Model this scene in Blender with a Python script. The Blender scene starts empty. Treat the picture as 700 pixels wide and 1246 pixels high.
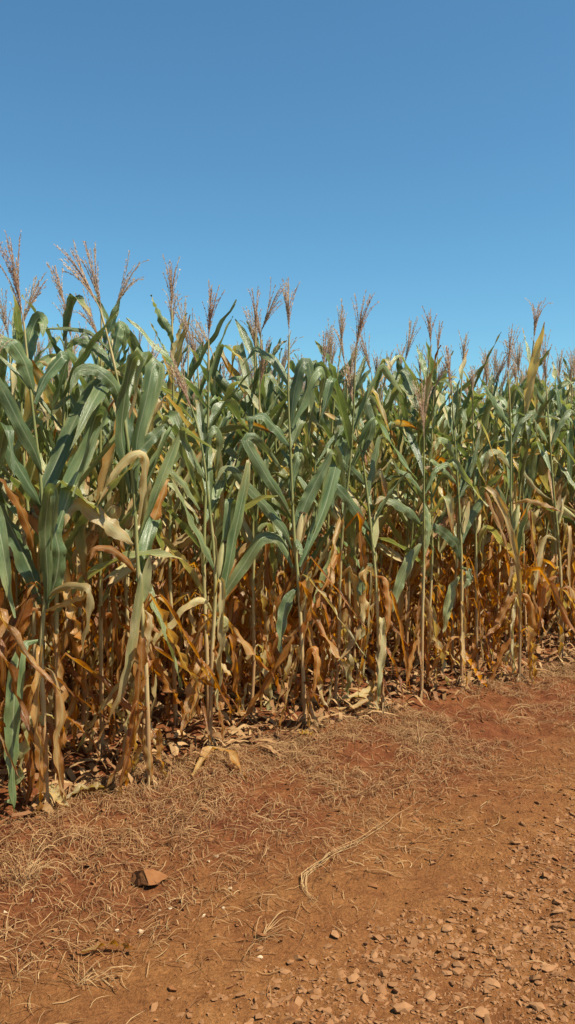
import bpy, math, numpy as np
from mathutils import Vector, Matrix
R = math.radians
sc = bpy.context.scene

# ------------------------------------------------------------------ camera, sky, sun, exposure
CAM = np.array((0.0, 0.0, 1.5)); FPX = 1037.0; HORIZON = 568.0; W_PX, H_PX = 700, 1246
PITCH = math.atan((H_PX / 2 - HORIZON) / FPX)
cam = bpy.data.cameras.new('camera'); co = bpy.data.objects.new('camera', cam); sc.collection.objects.link(co)
co.location = CAM; co.rotation_euler = (R(90) - PITCH, 0, 0)
cam.sensor_fit = 'VERTICAL'; cam.sensor_height = 24; cam.lens = 24 * FPX / H_PX
cam.clip_start = 0.05; cam.clip_end = 2000
sc.camera = co

SUN_AZ, SUN_EL = -24.0, 58.0          # direction to the sun: degrees from +X towards +Y, elevation
world = bpy.data.worlds.new('World'); sc.world = world; world.use_nodes = True
wn = world.node_tree; wn.nodes.clear()
sky = wn.nodes.new('ShaderNodeTexSky'); sky.sky_type = 'NISHITA'; sky.sun_disc = False
sky.sun_elevation = R(SUN_EL); sky.sun_rotation = R(90 - SUN_AZ)
sky.altitude = 0; sky.air_density = 1.0; sky.dust_density = 0.25; sky.ozone_density = 4.0
bg = wn.nodes.new('ShaderNodeBackground'); bg.inputs['Strength'].default_value = 0.081
wo = wn.nodes.new('ShaderNodeOutputWorld')
tint = wn.nodes.new('ShaderNodeMix'); tint.data_type = 'RGBA'; tint.blend_type = 'MULTIPLY'; tint.inputs[0].default_value = 1.0
tint.inputs[7].default_value = (0.61, 0.965, 0.985, 1)          # the phone's white balance, even over the whole sky
wn.links.new(sky.outputs[0], tint.inputs[6]); wn.links.new(tint.outputs[2], bg.inputs[0]); wn.links.new(bg.outputs[0], wo.inputs[0])
sl = bpy.data.lights.new('sun', 'SUN'); sl.energy = 5.0; sl.angle = R(0.5); sl.color = (1.0, 0.91, 0.76)
so = bpy.data.objects.new('sun', sl); sc.collection.objects.link(so)
sd = Vector((math.cos(R(SUN_AZ)) * math.cos(R(SUN_EL)), math.sin(R(SUN_AZ)) * math.cos(R(SUN_EL)), math.sin(R(SUN_EL))))
so.rotation_euler = sd.to_track_quat('Z', 'Y').to_euler(); so.location = (20, 5, 30)
sc.view_settings.view_transform = 'Standard'; sc.view_settings.look = 'None'
sc.view_settings.gamma = 1; sc.view_settings.use_curve_mapping = False
sc.view_settings.exposure = 0.78
sc.render.engine = 'CYCLES'
sc.cycles.max_bounces = 8; sc.cycles.transmission_bounces = 6; sc.cycles.diffuse_bounces = 4

# ------------------------------------------------------------------ pixel helpers, noise
cp, sp_ = math.cos(PITCH), math.sin(PITCH)
def ray(px, py):
    x = (px - W_PX / 2) / FPX; y = (H_PX / 2 - py) / FPX
    return np.array((x, cp + y * sp_, y * cp - sp_))          # forward = +Y pitched down
def at(px, py, depth):
    r = ray(px, py); return CAM + r * (depth / r[1])
def ground(px, py):
    r = ray(px, py); return CAM + r * (-CAM[2] / r[2])

def hash2(ix, iy, seed):
    n = (ix.astype(np.int64) * 374761393 + iy.astype(np.int64) * 668265263 + seed * 974634777) & 0xFFFFFFFF
    n = ((n ^ (n >> 13)) * 1274126177) & 0xFFFFFFFF
    return ((n ^ (n >> 16)) & 0xFFFF) / 65535.0
def vnoise(x, y, seed=0):
    x = np.asarray(x, float); y = np.asarray(y, float)
    ix = np.floor(x); iy = np.floor(y); fx = x - ix; fy = y - iy
    fx = fx * fx * (3 - 2 * fx); fy = fy * fy * (3 - 2 * fy)
    a = hash2(ix, iy, seed); b = hash2(ix + 1, iy, seed); c = hash2(ix, iy + 1, seed); d = hash2(ix + 1, iy + 1, seed)
    return (a * (1 - fx) + b * fx) * (1 - fy) + (c * (1 - fx) + d * fx) * fy - 0.5

EA = 40.0
E0 = ground(57, 985)[:2]
EDIR = np.array((math.cos(R(EA)), math.sin(R(EA)))); ENRM = np.array((-math.sin(R(EA)), math.cos(R(EA))))
def field_t(x, y): return (x - E0[0]) * ENRM[0] + (y - E0[1]) * ENRM[1]
RA, RB = ground(700, 985)[:2], ground(265, 1246)[:2]
RD = (RB - RA) / np.linalg.norm(RB - RA); RN = np.array((-RD[1], RD[0]))
if np.dot(RN, np.array((1.0, -1.0))) < 0: RN = -RN
def road_t(x, y): return (x - RA[0]) * RN[0] + (y - RA[1]) * RN[1]
def sstep(a, b, x):
    t = np.clip((x - a) / (b - a), 0, 1); return t * t * (3 - 2 * t)
def hgt(x, y):
    x = np.asarray(x, float); y = np.asarray(y, float)
    ft = field_t(x, y); rt = road_t(x, y)
    far = sstep(30, 12, np.hypot(x, y))
    rough = 0.5 + 0.9 * sstep(-1.0, -0.1, ft) - 0.2 * sstep(0, 0.5, rt)
    h = 0.030 * vnoise(x * 2.1, y * 2.1, 1) + 0.026 * rough * vnoise(x * 6, y * 6, 2) + 0.030 * rough * vnoise(x * 14, y * 14, 3) + 0.012 * vnoise(x * 31, y * 31, 4)
    return h * far + 0.02 * sstep(-0.6, 0.0, ft) * far

# ------------------------------------------------------------------ materials
def nodes(name):
    m = bpy.data.materials.new(name); m.use_nodes = True; nt = m.node_tree; nt.nodes.clear()
    return m, nt, nt.nodes.new, nt.links.new
def ramp(nt, stops):
    r = nt.nodes.new('ShaderNodeValToRGB'); el = r.color_ramp.elements
    while len(el) < len(stops): el.new(0.5)
    for e, (p, c) in zip(el, stops): e.position = p; e.color = (*c, 1)
    return r
def math_node(nt, op, a, b=None, clamp=False):
    n = nt.nodes.new('ShaderNodeMath'); n.operation = op; n.use_clamp = clamp
    for i, v in enumerate((a, b)):
        if v is None: continue
        if isinstance(v, (int, float)): n.inputs[i].default_value = v
        else: nt.links.new(v, n.inputs[i])
    return n.outputs[0]
def mix(nt, fac, a, b, mode='MIX'):
    n = nt.nodes.new('ShaderNodeMix'); n.data_type = 'RGBA'; n.blend_type = mode
    for s, v in ((n.inputs[0], fac), (n.inputs[6], a), (n.inputs[7], b)):
        if isinstance(v, (int, float)): s.default_value = v
        elif isinstance(v, tuple): s.default_value = (*v, 1)
        else: nt.links.new(v, s)
    return n.outputs[2]

DRY_STOPS = [(0.0, (0.096, 0.150, 0.056)), (0.16, (0.205, 0.260, 0.108)), (0.30, (0.34, 0.345, 0.140)), (0.44, (0.54, 0.45, 0.22)),
             (0.60, (0.54, 0.35, 0.135)), (0.78, (0.46, 0.195, 0.036)), (1.0, (0.24, 0.078, 0.014))]
def leaf_material(name, translucent=0.30):
    m, nt, N, L = nodes(name)
    out = N('ShaderNodeOutputMaterial'); bs = N('ShaderNodeBsdfPrincipled'); tr = N('ShaderNodeBsdfTranslucent'); mx = N('ShaderNodeMixShader')
    uv = N('ShaderNodeUVMap'); uv.uv_map = 'UVMap'; sep = N('ShaderNodeSeparateXYZ'); L(uv.outputs[0], sep.inputs[0])
    at_ = N('ShaderNodeAttribute'); at_.attribute_name = 'dry'
    oi = N('ShaderNodeObjectInfo')
    off = N('ShaderNodeVectorMath'); off.operation = 'MULTIPLY_ADD'
    L(oi.outputs['Random'], off.inputs[0]); off.inputs[1].default_value = (37, 91, 53); L(uv.outputs[0], off.inputs[2])
    mp = N('ShaderNodeMapping'); mp.inputs['Scale'].default_value = (2.4, 7, 1); L(off.outputs[0], mp.inputs[0])
    n1 = N('ShaderNodeTexNoise'); n1.inputs['Scale'].default_value = 1.0; n1.inputs['Detail'].default_value = 5; n1.inputs['Roughness'].default_value = 0.65; L(mp.outputs[0], n1.inputs['Vector'])
    mp2 = N('ShaderNodeMapping'); mp2.inputs['Scale'].default_value = (42, 1.3, 1); L(off.outputs[0], mp2.inputs[0])
    n2 = N('ShaderNodeTexNoise'); n2.inputs['Scale'].default_value = 1.0; n2.inputs['Detail'].default_value = 2; L(mp2.outputs[0], n2.inputs['Vector'])
    d = math_node(nt, 'ADD', at_.outputs['Fac'], math_node(nt, 'MULTIPLY', math_node(nt, 'SUBTRACT', n1.outputs['Fac'], 0.5), 0.52))
    d = math_node(nt, 'ADD', d, math_node(nt, 'MULTIPLY', math_node(nt, 'SUBTRACT', oi.outputs['Random'], 0.5), 0.10), clamp=True)
    cr = ramp(nt, DRY_STOPS); L(d, cr.inputs[0])
    vein = mix(nt, math_node(nt, 'MULTIPLY', math_node(nt, 'SUBTRACT', n2.outputs['Fac'], 0.35, True), 1.8), cr.outputs[0], mix(nt, 0.6, cr.outputs[0], (0.5, 0.5, 0.32), 'MULTIPLY'))
    du = math_node(nt, 'ABSOLUTE', math_node(nt, 'SUBTRACT', sep.outputs[0], 0.5))
    rib = math_node(nt, 'MULTIPLY', math_node(nt, 'SUBTRACT', 1.0, math_node(nt, 'DIVIDE', du, 0.060), True), 0.85)
    col = mix(nt, rib, vein, mix(nt, 0.55, cr.outputs[0], (0.50, 0.50, 0.30)))
    hv = N('ShaderNodeHueSaturation'); L(col, hv.inputs['Color'])
    rv = N('ShaderNodeMath'); rv.operation = 'FRACT'; L(math_node(nt, 'MULTIPLY', oi.outputs['Random'], 77.7), rv.inputs[0]); L(math_node(nt, 'ADD', math_node(nt, 'MULTIPLY', rv.outputs[0], 0.55), 0.74), hv.inputs['Value'])
    col = hv.outputs[0]
    L(col, bs.inputs['Base Color']); bs.inputs['Roughness'].default_value = 0.32; bs.inputs['Specular IOR Level'].default_value = 0.65
    tc = mix(nt, 1.0, col, (1.0, 0.95, 0.62), 'MULTIPLY'); tcb = N('ShaderNodeHueSaturation'); tcb.inputs['Saturation'].default_value = 1.08; tcb.inputs['Value'].default_value = 1.3
    L(tc, tcb.inputs['Color']); L(tcb.outputs[0], tr.inputs['Color'])
    bp = N('ShaderNodeBump'); bp.inputs['Strength'].default_value = 0.7; bp.inputs['Distance'].default_value = 0.004
    hsum = math_node(nt, 'ADD', n2.outputs['Fac'], math_node(nt, 'MULTIPLY', n1.outputs['Fac'], 1.4)); L(hsum, bp.inputs['Height']); L(bp.outputs[0], bs.inputs['Normal']); L(bp.outputs[0], tr.inputs['Normal'])
    L(math_node(nt, 'ADD', math_node(nt, 'MULTIPLY', d, 0.28), translucent), mx.inputs[0])
    L(bs.outputs[0], mx.inputs[1]); L(tr.outputs[0], mx.inputs[2]); L(mx.outputs[0], out.inputs[0])
    return m
M_LEAF = leaf_material('corn_leaf')

def plain(name, stops, scale, rough=0.8, bump=0.3, stretch=(1, 1, 1), attr=None, transl=0.0, dist=0.004, var=0.0):
    m, nt, N, L = nodes(name)
    out = N('ShaderNodeOutputMaterial'); bs = N('ShaderNodeBsdfPrincipled')
    tc = N('ShaderNodeTexCoord'); oi = N('ShaderNodeObjectInfo')
    off = N('ShaderNodeVectorMath'); off.operation = 'MULTIPLY_ADD'; L(oi.outputs['Random'], off.inputs[0]); off.inputs[1].default_value = (17, 31, 23); L(tc.outputs['Object'], off.inputs[2])
    mp = N('ShaderNodeMapping'); mp.inputs['Scale'].default_value = stretch; L(off.outputs[0], mp.inputs[0])
    n1 = N('ShaderNodeTexNoise'); n1.inputs['Scale'].default_value = scale; n1.inputs['Detail'].default_value = 6; n1.inputs['Roughness'].default_value = 0.6; L(mp.outputs[0], n1.inputs['Vector'])
    f = n1.outputs['Fac']
    if attr:
        a = N('ShaderNodeAttribute'); a.attribute_name = attr
        f = math_node(nt, 'ADD', a.outputs['Fac'], math_node(nt, 'MULTIPLY', math_node(nt, 'SUBTRACT', f, 0.5), 0.5), clamp=True)
    if var:
        f = math_node(nt, 'ADD', f, math_node(nt, 'MULTIPLY', math_node(nt, 'SUBTRACT', oi.outputs['Random'], 0.5), var), clamp=True)
    cr = ramp(nt, stops); L(f, cr.inputs[0]); L(cr.outputs[0], bs.inputs['Base Color'])
    bs.inputs['Roughness'].default_value = rough; bs.inputs['Specular IOR Level'].default_value = 0.25
    bp = N('ShaderNodeBump'); bp.inputs['Strength'].default_value = bump; bp.inputs['Distance'].default_value = dist; L(n1.outputs['Fac'], bp.inputs['Height']); L(bp.outputs[0], bs.inputs['Normal'])
    if transl:
        tr = N('ShaderNodeBsdfTranslucent'); L(cr.outputs[0], tr.inputs[0]); mx = N('ShaderNodeMixShader'); mx.inputs[0].default_value = transl
        L(bs.outputs[0], mx.inputs[1]); L(tr.outputs[0], mx.inputs[2]); L(mx.outputs[0], out.inputs[0])
    else: L(bs.outputs[0], out.inputs[0])
    return m
M_STALK = plain('corn_stalk', [(0, (0.10, 0.145, 0.045)), (0.3, (0.26, 0.25, 0.09)), (0.55, (0.46, 0.35, 0.16)), (0.8, (0.36, 0.21, 0.09)), (1, (0.20, 0.09, 0.04))], 28, 0.55, 0.4, (1, 1, 0.18), 'dry')
M_TASSEL = plain('corn_tassel', [(0, (0.68, 0.55, 0.36)), (0.5, (0.62, 0.45, 0.31)), (1, (0.44, 0.27, 0.18))], 40, 0.8, 0.0, attr='dry', transl=0.3, var=0.25)
M_HUSK = plain('corn_husk', [(0, (0.20, 0.24, 0.08)), (0.35, (0.42, 0.38, 0.17)), (0.65, (0.52, 0.38, 0.18)), (1, (0.33, 0.17, 0.07))], 22, 0.6, 0.6, (1, 1, 0.2), 'dry', 0.15)
M_SILK = plain('corn_silk', [(0, (0.16, 0.07, 0.03)), (1, (0.08, 0.035, 0.02))], 60, 0.9, 0.2)
M_STRAW = plain('dry_grass', [(0, (0.50, 0.34, 0.16)), (0.5, (0.34, 0.195, 0.080)), (1, (0.18, 0.078, 0.030))], 30, 0.75, 0.0, attr='dry', transl=0.15)
M_STONE = plain('crushed_stone', [(0, (0.17, 0.076, 0.028)), (0.45, (0.25, 0.118, 0.046)), (0.8, (0.32, 0.165, 0.072)), (1, (0.52, 0.35, 0.20))], 55, 0.9, 0.5, attr='dry', dist=0.003)
M_PEBBLE = plain('pale_pebble', [(0, (0.38, 0.25, 0.13)), (1, (0.54, 0.39, 0.24))], 60, 0.85, 0.4)
M_ROCK = plain('brown_rock', [(0, (0.12, 0.044, 0.015)), (0.5, (0.20, 0.080, 0.026)), (1, (0.28, 0.127, 0.046))], 30, 0.95, 0.8, dist=0.006)

def soil_material():
    m, nt, N, L = nodes('red_soil')
    out = N('ShaderNodeOutputMaterial'); bs = N('ShaderNodeBsdfPrincipled'); tc = N('ShaderNodeTexCoord')
    def noise(s, det, rough=0.6):
        n = N('ShaderNodeTexNoise'); n.inputs['Scale'].default_value = s; n.inputs['Detail'].default_value = det; n.inputs['Roughness'].default_value = rough; L(tc.outputs['Object'], n.inputs['Vector']); return n.outputs['Fac']
    a, b, c = noise(1.6, 6), noise(11, 8, 0.7), noise(85, 5, 0.7)
    path = N('ShaderNodeAttribute'); path.attribute_name = 'dry'
    c1 = ramp(nt, [(0.25, (0.088, 0.024, 0.009)), (0.5, (0.160, 0.049, 0.016)), (0.75, (0.225, 0.086, 0.029))]); L(b, c1.inputs[0])
    c2 = ramp(nt, [(0.25, (0.155, 0.058, 0.017)), (0.5, (0.24, 0.100, 0.030)), (0.8, (0.315, 0.148, 0.049))]); L(b, c2.inputs[0])
    f = math_node(nt, 'ADD', path.outputs['Fac'], math_node(nt, 'MULTIPLY', math_node(nt, 'SUBTRACT', a, 0.5), 1.9), clamp=True)
    col = mix(nt, f, c1.outputs[0], c2.outputs[0])
    sp = ramp(nt, [(0.36, (0.55, 0.5, 0.45)), (0.5, (1, 1, 1)), (0.66, (1.25, 1.25, 1.25))]); L(c, sp.inputs[0])
    col = mix(nt, 0.7, col, sp.outputs[0], 'MULTIPLY')
    L(col, bs.inputs['Base Color']); bs.inputs['Roughness'].default_value = 0.95; bs.inputs['Specular IOR Level'].default_value = 0.15
    hs = math_node(nt, 'ADD', math_node(nt, 'MULTIPLY', b, 1.2), math_node(nt, 'MULTIPLY', c, 0.45))
    bp = N('ShaderNodeBump'); bp.inputs['Strength'].default_value = 0.9; bp.inputs['Distance'].default_value = 0.03; L(hs, bp.inputs['Height']); L(bp.outputs[0], bs.inputs['Normal'])
    L(bs.outputs[0], out.inputs[0]); return m
M_SOIL = soil_material()

# ------------------------------------------------------------------ mesh helpers
COL = sc.collection
class Geo:
    """quads/tris with uv and a per-vertex 'dry' value"""
    def __init__(s): s.V = []; s.F = []; s.U = []; s.D = []; s.n = 0
    def add(s, v, f, u=None, d=0.5):
        v = np.asarray(v, float).reshape(-1, 3); k = len(v); f = np.asarray(f, int)
        if f.shape[1] == 3: f = np.hstack((f, np.full((len(f), 1), -1 - s.n)))
        s.V.append(v); s.F.append(np.where(f >= 0, f + s.n, -1)); s.U.append(np.zeros((k, 2)) if u is None else np.asarray(u)); s.D.append(np.full(k, d) if np.isscalar(d) else np.asarray(d)); s.n += k
        return s
    def arrays(s): return np.vstack(s.V), np.vstack(s.F), np.vstack(s.U), np.concatenate(s.D)
    def mesh(s, name, mat, smooth=True):
        V, F, U, D = s.arrays()
        me = bpy.data.meshes.new(name)
        tri = F[:, 3] < 0; cnt = np.where(tri, 3, 4)
        flat = F[F >= 0] if tri.any() else F.ravel()
        me.vertices.add(len(V)); me.vertices.foreach_set('co', V.astype(np.float32).ravel())
        me.loops.add(len(flat)); me.loops.foreach_set('vertex_index', flat.astype(np.int32))
        me.polygons.add(len(F)); st = np.concatenate(([0], np.cumsum(cnt)[:-1]))
        me.polygons.foreach_set('loop_start', st.astype(np.int32))
        me.polygons.foreach_set('use_smooth', np.full(len(F), smooth))
        ul = me.uv_layers.new(name='UVMap'); ul.data.foreach_set('uv', U[flat].astype(np.float32).ravel())
        a = me.attributes.new('dry', 'FLOAT', 'POINT'); a.data.foreach_set('value', D.astype(np.float32))
        me.update(calc_edges=True); me.validate(); me.materials.append(mat)
        return me
def link(name, data, parent=None, loc=None):
    o = bpy.data.objects.new(name, data); COL.objects.link(o)
    if parent: o.parent = parent
    if loc is not None: o.location = loc
    return o
def tag(o, label=None, cat=None, group=None, kind=None):
    if label: o['label'] = label
    if cat: o['category'] = cat
    if group: o['group'] = group
    if kind: o['kind'] = kind
    return o
def grid_faces(nr, nc):
    i, j = np.meshgrid(np.arange(nr - 1), np.arange(nc - 1), indexing='ij'); a = (i * nc + j).ravel()
    return np.stack((a, a + 1, a + nc + 1, a + nc), 1)
def unit(v): return v / np.maximum(np.linalg.norm(v, axis=-1, keepdims=True), 1e-9)

# ------------------------------------------------------------------ the ground
def axis(lo, hi, step, far):
    c = list(np.arange(lo, hi + 1e-6, step)); s = step
    a, b = c[0], c[-1]; A, B = [], []
    while b < far: s *= 1.35; b += s; B.append(b)
    s = step
    while a > -far: s *= 1.35; a -= s; A.append(a)
    return np.array(A[::-1] + c + B)
gx, gy = axis(-2.6, 4.6, 0.025, 500), axis(1.4, 7.6, 0.025, 500)
X, Y = np.meshgrid(gx, gy, indexing='ij'); Zg = hgt(X, Y)
g = Geo(); pth = sstep(-0.45, -1.45, field_t(X, Y)).ravel() * 0.75 + 0.1
gf = grid_faces(*X.shape)[:, ::-1]
g.add(np.stack((X.ravel(), Y.ravel(), Zg.ravel()), 1), gf, None, pth)
tag(link('ground', g.mesh('ground', M_SOIL)), kind='structure')

# ------------------------------------------------------------------ leaf shapes
def width_profile(s, dryish):
    base = 0.36 + 0.64 * sstep(0.0, 0.28, s)
    return base * np.clip(1 - np.clip((s - 0.45) / 0.56, 0, 1) ** 2.1, 0.02, 1)
def ribbon(path, side, width, rng, dry=0.1, tip=0.2, wave=0.12, fold=0.35, across=5, tear=0.0):
    """leaf blade on a midrib path (n,3) with side vectors (n,3)"""
    n = len(path); s = np.linspace(0, 1, n)
    T = unit(np.gradient(path, axis=0)); S = unit(side - T * np.sum(side * T, 1, keepdims=True)); Nn = np.cross(S, T)
    w = 0.5 * width * width_profile(s, dry)
    if tear: w = w * (1 + tear * (rng.rand(n) - 0.5))
    us = np.linspace(-1, 1, across); V = np.zeros((n, across, 3)); D = np.zeros((n, across)); U = np.zeros((n, across, 2))
    f1, f2, p1, p2 = rng.uniform(3, 6), rng.uniform(3, 6), rng.uniform(0, 6.3), rng.uniform(0, 6.3)
    fo = fold * (1 - 0.55 * sstep(0.05, 0.7, s)) + 0.9 * (1 - sstep(0, 0.10, s))
    env = sstep(0.05, 0.3, s)
    for k, u in enumerate(us):
        ph = np.sin(6.283 * f1 * s + p1) if u < 0 else np.sin(6.283 * f2 * s + p2)
        lift = np.abs(u) * w * np.minimum(fo, 1.6) + u * u * wave * width * ph * env
        lat = u * w * np.sqrt(np.maximum(1 - (np.abs(u) * np.minimum(fo, 0.95)) ** 2 * 0.5, 0.2))
        V[:, k] = path + S * lat[:, None] + Nn * lift[:, None]
        D[:, k] = dry + tip * sstep(0.55, 1.0, s) + (0.10 * tip * 2 + 0.07) * abs(u) ** 2 * env
        U[:, k, 0] = (u + 1) / 2; U[:, k, 1] = s
    return V.reshape(-1, 3), grid_faces(n, across), U.reshape(-1, 2), np.clip(D.ravel(), 0, 1)
def catmull(P, n, tension=1.0):
    P = np.asarray(P, float); d = np.concatenate(([0], np.cumsum(np.linalg.norm(np.diff(P, axis=0), axis=1)))); d /= d[-1]
    Q = np.vstack((2 * P[0] - P[1], P, 2 * P[-1] - P[-2])); out = []
    for t in np.linspace(0, 1, n):
        i = min(np.searchsorted(d, t, 'right') - 1, len(P) - 2); u = (t - d[i]) / max(d[i + 1] - d[i], 1e-9)
        p0, p1, p2, p3 = Q[i:i + 4]
        m1, m2 = (p2 - p0) * 0.5 * tension, (p3 - p1) * 0.5 * tension; u2, u3 = u * u, u ** 3
        out.append((2 * u3 - 3 * u2 + 1) * p1 + (u3 - 2 * u2 + u) * m1 + (3 * u2 - 2 * u3) * p2 + (u3 - u2) * m2)
    return np.array(out)
def grown(rng, root, az, e0, L, bend, kink=None, drift=0.0, hang=0.0, n=21):
    """midrib by integration: e0 from vertical (deg), bend spread along the blade, kink=(place, degrees)"""
    s = np.linspace(0, 1, n); th = e0 + bend * s ** 1.25
    if kink: th = th + kink[1] * sstep(kink[0] - 0.022, kink[0] + 0.022, s)
    th = np.minimum(th, 172) + hang * np.sin(s * 9 + rng.uniform(0, 6)) * s
    a = np.radians(az + drift * s + (0 if not hang else hang * np.sin(s * 7 + rng.uniform(0, 6)))); th = np.radians(th)
    dv = np.stack((np.sin(th) * np.cos(a), np.sin(th) * np.sin(a), np.cos(th)), 1) * (L / (n - 1))
    P = root + np.vstack((np.zeros(3), np.cumsum(dv[:-1], axis=0)))
    return P, np.stack((np.sin(a), -np.cos(a), np.zeros(n)), 1)
def twisted(P, S, deg, rng):
    T = unit(np.gradient(P, axis=0)); S = unit(S - T * np.sum(S * T, 1, keepdims=True)); B = np.cross(T, S)
    t = np.radians(deg) * sstep(0.08, 1.0, np.linspace(0, 1, len(P)))
    return S * np.cos(t)[:, None] + B * np.sin(t)[:, None]

def green_leaf(rng, root, az, h, n=21, across=5, style=None):
    L = rng.uniform(0.55, 0.86) if h < 1.75 else rng.uniform(0.30, 0.48); W = rng.uniform(0.044, 0.074) * (1.0 if h < 1.8 else 0.8)
    style = style or rng.choice(['arch', 'fold', 'fold', 'fold', 'up', 'up', 'break'])
    if style == 'arch': P, S = grown(rng, root, az, rng.uniform(14, 34), L, rng.uniform(60, 115), None, rng.uniform(-35, 35), n=n)
    elif style == 'fold': P, S = grown(rng, root, az, rng.uniform(16, 42), L, rng.uniform(0, 14), (rng.uniform(0.48, 0.78), rng.uniform(95, 145)), rng.uniform(-15, 15), n=n)
    elif style == 'break': P, S = grown(rng, root, az, rng.uniform(16, 45), L, rng.uniform(0, 14), (rng.uniform(0.22, 0.42), rng.uniform(95, 140)), rng.uniform(-20, 20), 5, n=n)
    else: P, S = grown(rng, root, az, rng.uniform(12, 38), L * 0.85, rng.uniform(2, 26), None, rng.uniform(-25, 25), n=n)
    S = twisted(P, S, rng.uniform(-60, 60) if rng.rand() < 0.75 else rng.uniform(-190, 190), rng)
    dry = rng.uniform(0.0, 0.15) + (0.22 * rng.rand() if h < 1.35 else 0) + (rng.uniform(0.24, 0.42) if rng.rand() < (0.22 if h < 1.6 else 0.08) else 0)
    return ribbon(P, S, W, rng, dry, rng.choice([0.0, 0.06, 0.2, 0.5]), rng.uniform(0.08, 0.20), rng.uniform(0.35, 1.25), across)
def dry_leaf(rng, root, az, h, n=21, across=5, tones=(0.47, 0.58, 0.67, 0.75, 0.80, 0.86, 0.93)):  # default tones redder: shade among the rear plants put into the dry-leaf colour
    L = min(rng.uniform(0.40, 0.85), h * 1.05 + 0.12); W = rng.uniform(0.014, 0.052)
    P, S = grown(rng, root, az, rng.uniform(15, 55), L, rng.uniform(0, 10), (rng.uniform(0.05, 0.24), rng.uniform(105, 140)), rng.uniform(-50, 50), rng.uniform(2, 8), n=n)
    P[:, 2] = np.maximum(P[:, 2], 0.03 + 0.02 * np.sin(np.arange(n)))
    P = P + np.cumsum(rng.normal(0, 0.0024, P.shape), 0) * (1, 1, 0.2)
    S = twisted(P, S, rng.uniform(-230, 230), rng)
    return ribbon(P, S, W, rng, rng.choice(tones) + rng.uniform(-0.05, 0.05), rng.uniform(-0.2, 0.2), rng.uniform(0.25, 0.6), rng.uniform(0.6, 1.7), across, 0.5)

def tube(path, rad, k=7, dry=0.4, cap=False):
    path = np.asarray(path, float); n = len(path); rad = np.broadcast_to(rad, (n,)); T = unit(np.gradient(path, axis=0))
    ref = np.array((1.0, 0.13, 0.07)) if abs(T[0][0]) < 0.8 else np.array((0.1, 1.0, 0.0))
    A = unit(np.cross(T, ref)); B = np.cross(T, A); a = np.linspace(0, 2 * np.pi, k, endpoint=False)
    V = path[:, None] + rad[:, None, None] * (A[:, None] * np.cos(a)[None, :, None] + B[:, None] * np.sin(a)[None, :, None])
    i, j = np.meshgrid(np.arange(n - 1), np.arange(k), indexing='ij'); j2 = (j + 1) % k
    F = np.stack((i * k + j, i * k + j2, (i + 1) * k + j2, (i + 1) * k + j), -1).reshape(-1, 4)
    D = np.repeat(np.broadcast_to(dry, (n,)), k); U = np.stack((np.tile(np.arange(k) / k, n), np.repeat(np.linspace(0, 1, n), k)), 1)
    return V.reshape(-1, 3), F, U, D
def stalk_geo(curve, H, rng, k=8, seg=44, r0=0.0122):
    g = Geo(); z = np.linspace(-0.06 / H, 1, seg); P = np.array([curve(t * H) for t in z])
    node = 0.165; r = (r0 * (1 - 0.66 * np.clip(z, 0, 1) ** 1.2)); h = z * H
    r = r * (1 + 0.28 * np.exp(-((h / node - np.round(h / node)) * node / 0.012) ** 2))
    dry = np.clip(0.80 - 0.62 * sstep(0.0, 1.35, h) + 0.12 * np.exp(-((h / node - np.round(h / node)) * node / 0.02) ** 2), 0, 1)
    dry = np.where(h > 1.9, dry + 0.22, dry)
    g.add(*tube(P, r, k, dry)); return g
def brace_roots(g, rng, base):
    for i in range(9):
        a = rng.uniform(0, 6.28); l = rng.uniform(0.04, 0.075); z = rng.uniform(0.03, 0.075)
        o = np.array((math.cos(a), math.sin(a), 0)); P = [base + np.array((0, 0, z)) + o * 0.008, base + np.array((0, 0, z * 0.7)) + o * l * 0.5, base + o * l + np.array((0, 0, -0.03))]
        g.add(*tube(P, [0.004, 0.0035, 0.0025], 4, 0.75))
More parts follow.
